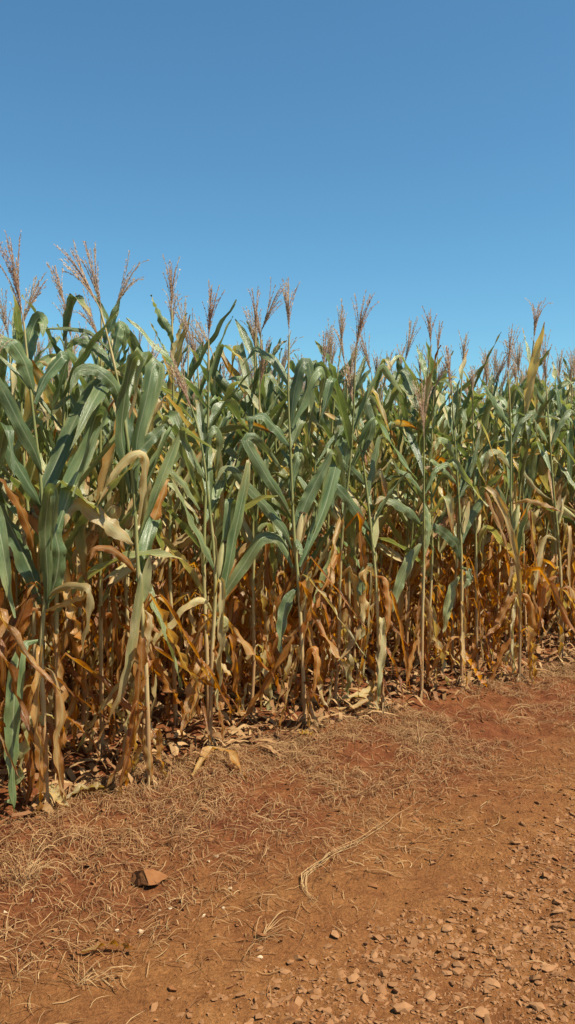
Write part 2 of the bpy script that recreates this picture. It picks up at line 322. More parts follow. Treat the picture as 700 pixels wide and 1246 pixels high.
def tassel_geo(rng, root, dirv, size=0.36, nb=11, droop=0.25, detail=1.0):
    """central spike and side branches, all set with small spikelets"""
    g = Geo(); dirv = unit(np.asarray(dirv, float)); ref = np.array((0.3, 0.8, 0.1)); A = unit(np.cross(dirv, ref)); B = np.cross(dirv, A)
    def branch(start, d0, out, L, thick, spread):
        n = 9 if detail > 0.5 else 5; s = np.linspace(0, 1, n)
        d = unit(d0[None] + out[None] * (spread * (0.35 + 0.8 * s[:, None])) + np.array((0, 0, -droop))[None] * (s[:, None] ** 2) * rng.uniform(0.2, 1.6))
        P = start + np.vstack((np.zeros(3), np.cumsum(d[:-1] * L / (n - 1), axis=0)))
        dd = np.clip(rng.uniform(0.15, 0.75), 0, 1)
        g.add(*tube(P, np.linspace(thick, thick * 0.35, n), 3, dd))
        m = int(L / 0.0038 * detail); t = rng.uniform(0.10, 1.0, m); Q = np.stack([np.interp(t, s, P[:, i]) for i in range(3)], 1); Td = unit(np.stack([np.interp(t, s, d[:, i]) for i in range(3)], 1))
        rr = unit(rng.normal(size=(m, 3))); O = unit(rr - Td * np.sum(rr * Td, 1, keepdims=True)); S = np.cross(Td, O)
        l = rng.uniform(0.010, 0.017, m)[:, None] / math.sqrt(detail); ax = unit(Td + O * rng.uniform(0.2, 0.75, m)[:, None]); w = 0.0023 / detail
        V = np.stack((Q, Q + ax * l * 0.45 + S * w, Q + ax * l, Q + ax * l * 0.45 - S * w), 1).reshape(-1, 3)
        g.add(V, np.arange(4 * m).reshape(-1, 4), None, np.repeat(np.clip(dd + rng.uniform(-0.25, 0.25, m), 0, 1), 4))
    branch(root, dirv, A * rng.uniform(-1, 1), size, 0.0022, 0.10)
    for i in range(nb):
        a = i * 2.4 + rng.uniform(-0.4, 0.4); o = A * math.cos(a) + B * math.sin(a)
        branch(root + dirv * (0.02 + 0.13 * size * 2.2 * i / nb), dirv, o, size * rng.uniform(0.5, 0.9), 0.0016, rng.uniform(0.06, 0.40))
    return g
def ear_geo(rng, root, axis, L=0.21, r=0.029, dry=0.45):
    g = Geo(); axis = unit(np.asarray(axis, float)); n, k = 13, 14; s = np.linspace(0, 1, n)
    prof = r * np.array([np.interp(t, [0, 0.06, 0.2, 0.45, 0.75, 0.92, 1], [0.35, 0.6, 0.9, 1.0, 0.78, 0.42, 0.14]) for t in s])
    v, f, u, d = tube(root + axis[None] * (s * L)[:, None], prof, k, dry + rng.uniform(-0.1, 0.1))
    v = v.reshape(n, k, 3); c = (root + axis[None] * (s * L)[:, None])[:, None]
    rid = 1 + 0.07 * np.sin(np.arange(k) * 6.283 * 5 / k + rng.uniform(0, 6))[None, :, None] + rng.uniform(-0.03, 0.03, (n, k, 1))
    g.add((c + (v - c) * rid).reshape(-1, 3), f, u, d)
    ref = np.array((0.3, 0.2, 0.9)); A = unit(np.cross(axis, ref)); B = np.cross(axis, A)
    for i in range(3):                                      # loose husk blades standing off the ear
        a = rng.uniform(0, 6.28); o = A * math.cos(a) + B * math.sin(a); sd = np.cross(axis, o)
        t = np.linspace(0, 1, 8); P = root + axis * (t * L * 1.15)[:, None] + o * (r * (0.5 + 0.55 * np.sin(t * 2.6)) + 0.03 * t ** 3 * rng.uniform(0.3, 1.5))[:, None]
        g.add(*ribbon(P, np.repeat(sd[None], 8, 0), 0.045, rng, dry + rng.uniform(-0.1, 0.25), 0.25, 0.1, 0.4, 3))
    return g, root + axis * L
def silk_geo(rng, p, axis):
    g = Geo()
    for i in range(14):
        d = unit(axis + rng.normal(size=3) * 0.45); t = np.linspace(0, 1, 4)[:, None]
        g.add(*tube(p - axis * 0.012 + d * t * 0.055 + np.array((0, 0, -0.03)) * t ** 2, 0.0012, 3, 0.5))
    return g

# ------------------------------------------------------------------ whole plants
def plant_recipe(seed, H, lean, lean_az, tall_tassel=True, nlow=6, lo=False):
    """list of (part name, Geo, material, [sub-parts]) in plant space"""
    rng = np.random.RandomState(seed); la = R(lean_az)
    wob = rng.uniform(-0.012, 0.012, 2)
    def curve(h):
        q = lean * (max(h, 0.0) / H) ** 1.7
        return np.array((q * math.cos(la) + wob[0] * math.sin(h * 5), q * math.sin(la) + wob[1] * math.sin(h * 4 + 1), h))
    parts = []; n, ac = (9, 3) if lo else (21, 5)
    g = stalk_geo(curve, H, rng, 5 if lo else 8, 12 if lo else 44)
    if not lo: brace_roots(g, rng, curve(0) + np.array((0, 0, 0.0)))
    parts.append(('stalk', g, M_STALK, []))
    az0 = rng.uniform(0, 360); top = H - 0.15; nodes_z = np.arange(0.16, top, 0.120)
    for i, h in enumerate(nodes_z):
        h += rng.uniform(-0.03, 0.03); az = az0 + (i % 2) * 180 + rng.uniform(-38, 38); root = curve(h)
        gd = 0.95 + rng.uniform(-0.32, 0.22)
        if h < gd:
            for q in range(rng.randint(1, 4) if not lo else 1):
                parts.append(('dry_leaf', Geo().add(*dry_leaf(rng, root, az + q * 100, h, n, ac)), M_LEAF, []))
        else:
            parts.append(('leaf', Geo().add(*green_leaf(rng, root, az, h, n, ac, 'up' if h > top - 0.12 and rng.rand() < 0.7 else None)), M_LEAF, []))
    if not lo:
        ez = rng.uniform(0.85, 1.12); a = R(az0 + 90 + rng.uniform(-50, 50)); tilt = rng.choice([0.45, 0.6, 2.2]); ax = np.array((math.cos(a) * math.sin(tilt), math.sin(a) * math.sin(tilt), math.cos(tilt)))
        eg, tipp = ear_geo(rng, curve(ez) + np.array((math.cos(a), math.sin(a), 0)) * 0.012, ax, rng.uniform(0.17, 0.22), rng.uniform(0.024, 0.030), rng.uniform(0.2, 0.7))
        parts.append(('ear', eg, M_HUSK, [('silk', silk_geo(rng, tipp, ax), M_SILK)]))
    d = unit(curve(H) - curve(H - 0.2)) + rng.normal(size=3) * 0.16
    parts.append(('tassel', tassel_geo(rng, curve(H) - unit(d) * 0.02, d, rng.uniform(0.22, 0.33), rng.randint(8, 17) if not lo else 6, rng.uniform(0.05, 0.8), 1.0 if not lo else 0.3), M_TASSEL, []))
    return parts
def build_plant(name, recipe, loc):
    root = link(name, None, None, loc); root.empty_display_size = 0.1
    for pn, g, m, subs in recipe:
        p = link(pn, g.mesh(pn, m), root)
        for sn, sg, sm in subs: link(sn, sg.mesh(sn, sm), p)
    return root
def copy_tree(o, parent=None):
    c = o.copy(); COL.objects.link(c); c.parent = parent
    for ch in list(o.children): copy_tree(ch, c)
    return c

# ------------------------------------------------------------------ front rank: plants posed after the photograph
def traced(rng, base, d, spec):
    """blade from a traced midrib; depth comes from the plant it grows on, plus small offsets in metres"""
    pts, w, dry = spec['p'], spec.get('w', 0.085), spec.get('dry', 0.06)
    offs = spec.get('o', (-0.02, -0.12)); m = len(pts)
    oo = np.interp(np.linspace(0, 1, m), np.linspace(0, 1, len(offs)), offs)
    if dry < 0.38 and max(p[0] for p in pts) - pts[0][0] > 14: oo = oo * -1.3          # blades leaning along the row lean into the field
    P3 = np.array([at(px, py, d + o) for (px, py), o in zip(pts, oo)]); P = catmull(P3, 30, 0.62 if dry < 0.38 else 0.9)
    T = unit(np.gradient(P, axis=0)); v = unit(P - CAM); S = unit(np.cross(T, v))
    for i in range(1, len(S)):
        if np.dot(S[i], S[i - 1]) < 0: S[i] = -S[i]
    for _ in range(6): S = unit(S + np.roll(S, 1, 0) * 0.5 * (np.arange(len(S)) > 0)[:, None] + np.roll(S, -1, 0) * 0.5 * (np.arange(len(S)) < len(S) - 1)[:, None])
    S = unit(S - T * np.sum(S * T, 1, keepdims=True)); B = np.cross(T, S)
    best = None
    for sg in (1, -1):                                       # the blades stand turned to the sun, as the photograph shows them lit
        r_ = R(sg * abs(spec.get('roll', rng.uniform(15, 48)))); S2 = S * math.cos(r_) + B * math.sin(r_); N2 = np.cross(S2, T)
        f = float(np.mean((N2 @ np.array(sd)) * np.sign(np.sum(N2 * -v, 1))))
        if best is None or f > best[0]: best = (f, S2)
    S = best[1]; w = w * 0.74
    tw = R(spec.get('tw', rng.uniform(-75, 75))) * (np.linspace(0, 1, len(P)) - 0.35); S = unit(S - T * np.sum(S * T, 1, keepdims=True)); B = np.cross(T, S)
    S = S * np.cos(tw)[:, None] + B * np.sin(tw)[:, None]
    isdry = dry > 0.38
    return ribbon(P - base, S, w, rng, dry, spec.get('tip', 0.12 if not isdry else 0.05), spec.get('wave', 0.22 if isdry else 0.13), spec.get('fold', 0.8 if isdry else 0.45), 5, 0.2 if isdry else 0)

def K(p, w=0.085, dry=0.06, **k): return dict(p=p, w=w, dry=dry, **k)
FRONT = [
 dict(stalk=[(57, 985), (54, 880), (50, 790), (56, 700), (50, 590), (38, 480), (29, 392)], tassel=((29, 392), (10, 291)), ear=None, seed=11,
  label='corn plant at field edge with long green leaf hanging to the soil', leaves=[
   K([(53, 650), (54, 600), (75, 547), (93, 508), (112, 476), (121, 466), (124, 470), (113, 490), (98, 520), (84, 550)], 0.110, 0.02, o=(0, -0.15, -0.25, -0.25, 0.0, 0.1)),
   K([(57, 690), (72, 640), (88, 590), (104, 550), (116, 508), (123, 503), (126, 510), (112, 540), (100, 575), (90, 605)], 0.110, 0.02, o=(0, -0.08, -0.16, -0.14, 0.06, 0.14)),
   K([(53, 578), (42, 548), (25, 517), (2, 472), (-22, 430)], 0.085, 0.03, o=(0, -0.2)),
   K([(52, 618), (42, 600), (24, 570), (2, 530), (-18, 505), (-30, 530)], 0.085, 0.02, o=(0, -0.2)),
   K([(57, 745), (58, 700), (55, 645), (60, 600), (63, 595), (67, 602), (64, 640), (62, 670)], 0.072, 0.05, o=(0, -0.1, -0.25, -0.2), roll=10),
   K([(51, 735), (40, 700), (20, 655), (-5, 605), (-25, 580)], 0.12, 0.0, o=(0, -0.05), roll=35),
   K([(57, 738), (68, 705), (72, 672), (64, 635), (60, 610)], 0.10, 0.02, o=(0, 0.04), roll=15),
   K([(48, 778), (32, 782), (22, 805), (17, 860), (15, 920), (17, 988)], 0.098, 0.12, o=(0, -0.12, -0.12), roll=5, tip=0.0),
   K([(54, 733), (68, 718), (90, 711), (108, 716), (111, 740), (104, 775), (98, 803)], 0.055, 0.46, o=(0, -0.12, -0.1)),
   K([(54, 742), (72, 735), (95, 728), (110, 722)], 0.045, 0.60, o=(0, -0.12)),
   K([(50, 720), (36, 728), (20, 760), (0, 792), (-12, 820)], 0.07, 0.85, o=(0, -0.1), roll=40),
   K([(50, 740), (34, 742), (22, 775), (4, 800)], 0.06, 0.78, o=(0, -0.06)),
   K([(53, 812), (63, 818), (74, 850), (76, 880), (69, 905), (74, 950), (80, 975)], 0.05, 0.62, o=(0, -0.08)),
   K([(53, 880), (64, 884), (72, 925), (76, 972)], 0.06, 0.80, o=(0, -0.05)),
   K([(45, 690), (38, 650), (20, 608), (0, 583), (-15, 580)], 0.06, 0.80, o=(0, -0.15)),
   K([(42, 478), (30, 440), (14, 417), (-12, 412), (-30, 425)], 0.10, 0.08, o=(0, -0.15)),
   K([(33, 450), (34, 425), (40, 400), (47, 386), (53, 392), (52, 410)], 0.085, 0.0, o=(0, -0.05, 0.02)),
   K([(41, 490), (55, 458), (76, 433), (82, 437), (74, 470), (62, 505)], 0.085, 0.02, o=(0, -0.1, -0.15)),
   K([(51, 860), (38, 862), (33, 900), (38, 950), (30, 985)], 0.055, 0.85, o=(0, -0.06)),
  ]),
 dict(stalk=[(182, 962), (180, 880), (176, 780), (168, 690), (163, 600), (150, 500), (136, 430), (122, 376)], tassel=((122, 376), (92, 320)), ear=(0.86, 2.5, 10), seed=12,
  label='corn plant with pale dried lower stalk and sheath, leaning tassel above folded leaves', leaves=[
   K([(163, 605), (167, 535), (179, 482), (186, 446), (191, 441), (195, 448), (188, 480), (178, 520), (172, 550)], 0.090, 0.05, o=(0, -0.1, -0.15, -0.05), tip=0.25),
   K([(160, 600), (148, 530), (153, 478), (161, 440), (167, 433), (171, 440), (164, 475), (158, 510)], 0.085, 0.03, o=(0, -0.08, -0.12), tip=0.5),
   K([(157, 575), (170, 548), (188, 530), (201, 519), (206, 527)], 0.075, 0.06, o=(0, -0.12)),
   K([(170, 640), (177, 590), (177, 556), (168, 552), (150, 563), (135, 585), (117, 618)], 0.06, 0.48, o=(0, -0.1)),
   K([(164, 662), (148, 650), (125, 632), (100, 615), (84, 620), (78, 645)], 0.10, 0.42, o=(0, -0.15), roll=25, fold=0.2),
   K([(170, 694), (172, 705), (165, 765), (156, 815), (143, 855), (120, 900)], 0.065, 0.30, o=(0, -0.1), tip=0.35),
   K([(176, 742), (184, 752), (183, 775), (178, 806)], 0.06, 0.50, o=(0, -0.06)),
   K([(179, 858), (170, 872), (152, 922), (138, 945), (126, 964)], 0.05, 0.60, o=(0, -0.12)),
   K([(168, 700), (152, 680), (134, 668), (116, 668), (106, 690)], 0.05, 0.80, o=(0, -0.1)),
   K([(178, 800), (170, 815), (168, 850), (160, 900), (157, 940)], 0.05, 0.82, o=(0, -0.05)),
   K([(181, 870), (180, 905), (183, 940), (182, 962)], 0.05, 0.62, o=(0, -0.03)),
   K([(152, 505), (140, 470), (118, 450), (95, 452), (85, 480)], 0.08, 0.10, o=(0, -0.15)),
   K([(137, 436), (143, 408), (147, 396), (153, 402), (150, 430)], 0.07, 0.06, o=(0, -0.05)),
   K([(140, 450), (120, 425), (95, 415), (80, 425)], 0.06, 0.08, o=(0, 0.08)),
   K([(135, 428), (110, 405), (80, 400), (52, 400)], 0.028, 0.05, o=(0, -0.1)),
  ]),
 dict(stalk=[(255, 918), (258, 800), (262, 700), (252, 590), (243, 530), (232, 492)], tassel=((236, 505), (214, 448)), ear=(0.90, 0.25, 200), seed=13,
  label='short corn plant whose withered tassel stops below the leaf tops', leaves=[
   K([(264, 697), (252, 668), (235, 635), (218, 600), (207, 580)], 0.075, 0.14, o=(0, -0.12), roll=55),
   K([(265, 705), (270, 680), (276, 645), (278, 612), (281, 606), (284, 612), (282, 645), (278, 675)], 0.055, 0.10, o=(0, -0.12)),
   K([(268, 745), (276, 705), (286, 650), (297, 598), (303, 560), (300, 580)], 0.085, 0.04, o=(0, -0.05), tip=0.4),
   K([(260, 747), (252, 731), (233, 731), (210, 755), (186, 782), (178, 800)], 0.065, 0.42, o=(0, -0.14)),
   K([(258, 803), (268, 806), (278, 818), (282, 822)], 0.045, 0.50, o=(0, -0.08)),
   K([(257, 806), (248, 825), (240, 850), (226, 885)], 0.055, 0.72, o=(0, -0.08)),
   K([(256, 840), (265, 852), (272, 885), (270, 905)], 0.045, 0.75, o=(0, -0.05)),
   K([(207, 584), (202, 590), (192, 620), (180, 652), (165, 685)], 0.085, 0.76, o=(-0.1, -0.25), fold=0.4),
   K([(252, 585), (228, 545), (205, 525), (195, 535), (190, 560)], 0.065, 0.12, o=(0, -0.15)),
   K([(248, 560), (255, 530), (263, 520), (268, 540), (262, 575)], 0.06, 0.16, o=(0, -0.1)),
   K([(244, 620), (225, 590), (205, 572), (185, 575)], 0.05, 0.14, o=(0, -0.1)),
   K([(262, 760), (272, 752), (277, 762), (268, 780)], 0.07, 0.30, o=(0, -0.06)),
  ]),
 dict(stalk=[(372, 888), (368, 800), (364, 720), (358, 650), (354, 560), (351, 480), (352, 408)], tassel=((352, 408), (350, 346)), ear=(1.02, 0.3, 300), seed=14,
  label='sturdy corn plant with a fan of straight grey-green leaves at mid height', leaves=[
   K([(356, 668), (347, 645), (325, 618), (298, 588), (283, 570), (270, 572), (262, 590)], 0.080, 0.06, o=(0, -0.2), roll=25),
   K([(355, 630), (345, 610), (327, 583), (303, 543), (300, 535), (308, 532), (325, 548), (345, 574)], 0.085, 0.08, o=(0, -0.2, -0.2, -0.05), roll=20),
   K([(360, 655), (364, 635), (374, 608), (390, 576), (404, 550), (410, 556)], 0.10, 0.03, o=(0, -0.12), roll=5),
   K([(366, 690), (380, 655), (396, 615), (407, 575), (415, 540), (420, 533), (424, 540), (415, 580), (405, 615)], 0.10, 0.05, o=(0, -0.2, -0.2), roll=15),
   K([(352, 605), (355, 585), (362, 556), (367, 556), (365, 580)], 0.07, 0.10, o=(0, -0.1)),
   K([(358, 690), (340, 655), (318, 655), (295, 690), (272, 725), (262, 750)], 0.10, 0.10, o=(0, -0.1), roll=25),
   K([(360, 655), (366, 668), (366, 678)], 0.05, 0.10, o=(0, -0.1)),
   K([(353, 522), (357, 485), (364, 450), (369, 442), (375, 440), (379, 460), (380, 500), (376, 540)], 0.095, 0.0, o=(0, -0.08)),
   K([(354, 520), (368, 490), (380, 458), (390, 448), (396, 460), (388, 490)], 0.09, 0.05, o=(0, -0.14)),
   K([(355, 545), (335, 520), (318, 505), (305, 512), (302, 535)], 0.09, 0.04, o=(0, -0.14)),
   K([(352, 470), (335, 440), (310, 425), (296, 445)], 0.07, 0.06, o=(0, 0.1)),
   K([(363, 715), (352, 728), (344, 755), (341, 795)], 0.095, 0.06, o=(0, -0.1)),
   K([(366, 780), (359, 771), (343, 795), (318, 838), (298, 870), (288, 885)], 0.065, 0.78, o=(0, -0.12)),
   K([(370, 815), (376, 790), (384, 790), (387, 812), (380, 850)], 0.06, 0.72, o=(0, -0.08)),
   K([(369, 850), (375, 852), (384, 875), (390, 890)], 0.05, 0.58, o=(0, -0.1)),
   K([(366, 750), (372, 730), (378, 700), (381, 690)], 0.04, 0.45, o=(0, -0.08)),
   K([(365, 760), (350, 775), (335, 770), (325, 785)], 0.06, 0.72, o=(0, 0.02)),
  ]),
 dict(stalk=[(467, 868), (461, 780), (457, 700), (450, 630), (443, 570), (433, 512), (430, 490)], tassel=((430, 500), (424, 452)), ear=(1.0, 0.3, 240), seed=15,
  label='corn plant with slender stalk and brown drooping tassel below leaf height', leaves=[
   K([(453, 648), (440, 632), (424, 608), (408, 591), (403, 600), (404, 630)], 0.085, 0.07, o=(0, -0.18), roll=20),
   K([(447, 612), (453, 580), (458, 550), (463, 533), (468, 536), (467, 552)], 0.065, 0.12, o=(0, -0.1), tip=0.2),
   K([(444, 590), (432, 575), (418, 562), (408, 560)], 0.065, 0.08, o=(0, -0.12)),
   K([(460, 730), (445, 750), (434, 775), (420, 795), (410, 805)], 0.05, 0.52, o=(0, -0.15)),
   K([(464, 785), (462, 800), (463, 820), (459, 842)], 0.055, 0.50, o=(0, -0.06)),
   K([(458, 700), (470, 705), (474, 740), (470, 775)], 0.07, 0.70, o=(0, -0.08)),
   K([(466, 840), (455, 845), (430, 858), (403, 862)], 0.045, 0.55, o=(0, -0.1)),
   K([(456, 690), (447, 690), (440, 720), (443, 760)], 0.085, 0.16, o=(0, -0.1)),
   K([(440, 555), (452, 520), (446, 490), (452, 485), (458, 510)], 0.075, 0.10, o=(0, -0.1)),
   K([(438, 540), (420, 515), (412, 510), (408, 540)], 0.06, 0.16, o=(0, -0.1)),
  ]),
 dict(stalk=[(513, 852), (514, 760), (516, 680), (516, 600), (516, 532)], tassel=((516, 535), (513, 462)), ear=(1.0, 0.3, 0), seed=16,
  label='thin straight corn stalk topped by a rusty upright tassel well below its neighbours', leaves=[
   K([(514, 640), (497, 622), (480, 612), (464, 606), (455, 615)], 0.085, 0.12, o=(0, -0.15), roll=25, tip=0.4),
   K([(517, 612), (521, 625), (522, 645), (518, 675)], 0.055, 0.17, o=(-0.05, -0.1)),
   K([(515, 660), (500, 680), (485, 715), (478, 745)], 0.10, 0.20, o=(0, -0.1)),
   K([(515, 600), (500, 580), (485, 572), (478, 558)], 0.05, 0.12, o=(0, -0.1)),
   K([(517, 600), (530, 572), (545, 565), (553, 580)], 0.05, 0.12, o=(0, -0.1)),
   K([(514, 770), (505, 790), (500, 810), (494, 838)], 0.05, 0.75, o=(0, -0.06)),
   K([(514, 720), (522, 735), (524, 770), (520, 800)], 0.055, 0.66, o=(0, 0.05)),
  ]),
 dict(stalk=[(562, 840), (562, 760), (562, 690), (560, 640), (556, 570), (551, 500), (550, 470)], tassel=((550, 478), (543, 425)), ear=(1.02, 0.4, 10), seed=17,
  label='corn plant with green swollen leaf collar on a thin tan stalk and reddish tassel', leaves=[
   K([(561, 682), (555, 662), (540, 648), (526, 640), (518, 645)], 0.095, 0.10, o=(0, -0.16), roll=20, fold=0.15),
   K([(562, 660), (566, 642), (577, 622), (593, 603), (598, 610)], 0.085, 0.08, o=(0, -0.1), roll=10),
   K([(558, 610), (566, 590), (577, 562), (583, 532), (586, 520)], 0.050, 0.08, o=(0, -0.1)),
   K([(562, 690), (570, 692), (572, 705), (564, 716)], 0.075, 0.14, o=(-0.04, -0.1)),
   K([(562, 700), (552, 715), (545, 740), (540, 770)], 0.085, 0.20, o=(0, -0.08)),
   K([(557, 590), (540, 572), (525, 560), (512, 555)], 0.05, 0.10, o=(0, -0.1)),
   K([(562, 775), (550, 775), (540, 790), (528, 810), (520, 830)], 0.05, 0.75, o=(0, -0.08)),
   K([(562, 775), (570, 772), (578, 771)], 0.03, 0.5, o=(0, -0.1)),
   K([(553, 520), (562, 500), (566, 510), (562, 540)], 0.055, 0.12, o=(0, -0.1)),
   K([(556, 560), (545, 540), (535, 535), (528, 550)], 0.065, 0.16, o=(0, -0.1)),
  ]),
 dict(stalk=[(632, 834), (633, 760), (630, 690), (622, 620), (622, 540), (620, 480), (618, 452)], tassel=((618, 455), (622, 402)), ear=(1.05, 0.4, 200), seed=18,
  label='corn plant with a tan withered leaf arching over and trailing down its stalk', leaves=[
   K([(620, 625), (600, 600), (590, 593), (600, 600), (614, 625), (626, 665), (632, 705), (634, 760)], 0.060, 0.54, o=(0, -0.1, -0.16, -0.1)),
   K([(618, 620), (603, 600), (592, 597), (602, 625), (614, 655), (622, 690)], 0.045, 0.62, o=(0, -0.14)),
   K([(624, 612), (640, 608), (660, 613), (685, 623)], 0.050, 0.60, o=(0, -0.15)),
   K([(632, 770), (615, 790), (605, 812), (595, 835)], 0.07, 0.85, o=(0, -0.05)),
   K([(633, 720), (620, 735), (605, 760), (590, 775)], 0.085, 0.74, o=(0, -0.1)),
   K([(632, 720), (645, 728), (648, 760), (643, 800)], 0.08, 0.76, o=(0, 0.1)),
   K([(622, 545), (632, 515), (648, 502), (655, 530)], 0.07, 0.12, o=(0, -0.1)),
   K([(622, 520), (605, 495), (590, 470), (578, 478)], 0.06, 0.08, o=(0, -0.1)),
   K([(622, 570), (608, 550), (595, 552), (588, 580)], 0.07, 0.35, o=(0, -0.1)),
  ]),
 dict(stalk=[(684, 806), (684, 740), (680, 660), (674, 600), (668, 520), (664, 460)], tassel=((664, 470), (660, 405)), ear=(1.05, 0.4, 120), seed=19,
  label='corn plant with wide orange-brown lower leaves and one tan leaf reaching sideways', leaves=[
   K([(673, 608), (662, 602), (648, 588), (632, 566), (614, 556), (595, 557)], 0.055, 0.42, o=(0, -0.12)),
   K([(682, 680), (690, 640), (693, 650), (692, 700), (697, 735)], 0.05, 0.55, o=(0, -0.15)),
   K([(680, 660), (665, 655), (655, 690), (648, 730)], 0.07, 0.50, o=(0, -0.1)),
   K([(682, 700), (668, 710), (660, 740), (655, 775)], 0.09, 0.76, o=(0, -0.06)),
   K([(683, 715), (695, 715), (703, 745), (702, 780)], 0.09, 0.72, o=(0, -0.06)),
   K([(668, 540), (655, 520), (640, 515), (632, 540)], 0.07, 0.13, o=(0, -0.1)),
   K([(669, 545), (682, 515), (695, 500), (705, 515)], 0.07, 0.13, o=(0, -0.1)),
   K([(666, 500), (650, 470), (640, 450)], 0.05, 0.10, o=(0, -0.1)),
  ]),
]
front_xy = []
def front_plant(fp):
    rng = np.random.RandomState(fp['seed']); g0 = ground(*fp['stalk'][0]); d = g0[1]; front_xy.append(g0[:2])
    base = np.array((g0[0], g0[1], float(hgt(g0[0], g0[1]))))
    root = link('corn_plant', None, None, base); root.empty_display_size = 0.1
    tag(root, fp['label'], 'corn plant', 'corn plants in the front rank')
    P = catmull(np.array([at(px, py, d) for px, py in fp['stalk']]), 46) - base; P[0, 2] = -0.05; H = P[-1, 2]
    def curve(h): return np.array([np.interp(h, P[:, 2], P[:, i]) if i < 2 else h for i in range(3)])
    g = stalk_geo(curve, H, rng); brace_roots(g, rng, curve(0.0)); link('stalk', g.mesh('stalk', M_STALK), root)
    def leaf(nm, arr): link(nm, Geo().add(*arr).mesh(nm, M_LEAF), root)
    for s in fp['leaves']: leaf('dry_leaf' if s['dry'] > 0.38 else 'leaf', traced(rng, base, d, s))
    az0 = rng.uniform(0, 360)
    for i, h in enumerate(np.arange(0.2, H - 0.25, 0.15)):            # the blades that stand behind the traced ones
        if h < 0.95 + rng.uniform(-0.25, 0.1):
            for q in range(rng.randint(0, 4)): leaf('dry_leaf', dry_leaf(rng, curve(h), az0 + 180 * (i % 2) + rng.uniform(-80, 80), h, tones=(0.44, 0.50, 0.56, 0.62, 0.70, 0.78, 0.86)))  # paler tones than the rear plants, sunlight on the front painted into them
        elif rng.rand() < 0.45: leaf('leaf', green_leaf(rng, curve(h), rng.uniform(20, 160), h))
    if fp['ear']:
        ez, tilt, az = fp['ear']; az = 40 + az % 100; a = R(az); tilt = min(tilt, 0.22); ax = np.array((math.cos(a) * math.sin(tilt), math.sin(a) * math.sin(tilt), math.cos(tilt)))
        eg, tp = ear_geo(rng, curve(ez) + np.array((math.cos(a), math.sin(a), 0)) * 0.012, ax, 0.19, 0.021, rng.uniform(0.1, 0.45))
        e = link('ear', eg.mesh('ear', M_HUSK), root); link('silk', silk_geo(rng, tp, ax).mesh('silk', M_SILK), e)
    (ax_, ay_), (bx_, by_) = fp['tassel']; a3, b3 = at(ax_, ay_, d) - base, at(bx_, by_, d) - base; a3 = curve(min(H, a3[2])) if a3[2] < H else P[-1]
    L = np.linalg.norm(b3 - a3); link('tassel', tassel_geo(rng, a3, b3 - a3, min(max(L, 0.30), 0.38), 16, 0.35).mesh('tassel', M_TASSEL), root)
for fp in FRONT: front_plant(fp)

# ------------------------------------------------------------------ the rest of the field
NPROTO = 16; rngf = np.random.RandomState(5)
PROTO = []
for i in range(NPROTO):
    PROTO.append(plant_recipe(100 + i, rngf.uniform(2.02, 2.26), rngf.uniform(0.02, 0.22), rngf.uniform(0, 360)))
LOW = []
for i in range(8):
    G = plant_recipe(300 + i, rngf.uniform(2.02, 2.26), rngf.uniform(0.02, 0.22), rngf.uniform(0, 360), lo=True)
    LOW.append(G)
spots = []
for px, d, hs in [(45, 4.25, 1.05), (88, 5.4, 1.0), (210, 4.85, 1.09), (268, 5.9, 1.0), (303, 5.35, 1.07), (330, 5.5, 1.05), (388, 5.7, 1.05), (405, 6.0, 1.04), (432, 6.1, 1.04), (462, 6.05, 1.08), (500, 6.6, 1.06), (535, 6.6, 1.05),
                  (588, 6.9, 1.08), (605, 7.3, 1.05), (632, 7.2, 1.10), (655, 7.4, 1.05), (672, 7.5, 1.10), (697, 7.6, 1.08)]:
    spots.append(((px - 350) / FPX * d, d, 1 + (hs - 1) * 0.6))
def clear(x, y, lim): return all((x - q[0]) ** 2 + (y - q[1]) ** 2 > lim * lim for q in spots) and all((x - q[0]) ** 2 + (y - q[1]) ** 2 > lim * lim for q in front_xy)
for s in np.arange(-4.5, 12, 0.46):
    for t in np.arange(0.0, 9.5, 0.24):
        if t < 0.2 and -0.3 < s < 4.9: continue
        p = E0 + EDIR * (s + rngf.uniform(-0.07, 0.07)) + ENRM * (t + rngf.uniform(-0.06, 0.06))
        if p[1] < 0.5 or np.hypot(*p) > 13.5: continue
        if t < 3 and not clear(p[0], p[1], 0.17): continue
        spots.append((p[0], p[1], rngf.uniform(0.91, 1.05) * (0.88 if t < 0.2 else 1.0) * (1.03 if s > 3 else 1.0)))
def rank(q):
    x, y, _ = q; px = x / max(y, .1) * FPX
    return y + (0 if abs(px) < 400 else 1.2 + (abs(px) - 400) / 150)
spots.sort(key=rank)
built = {}
far_geo = {M_LEAF: Geo(), M_STALK: Geo(), M_TASSEL: Geo()}
FRONT_NAME = ['plant with the hanging green leaf', 'plant with the pale dried stalk', 'short plant with withered tassel', 'sturdy plant with fanned leaves', 'slender plant with drooping tassel',
              'thin straight stalk with rusty tassel', 'plant with the swollen green collar', 'plant with the trailing tan leaf', 'plant with the orange-brown lower leaves']
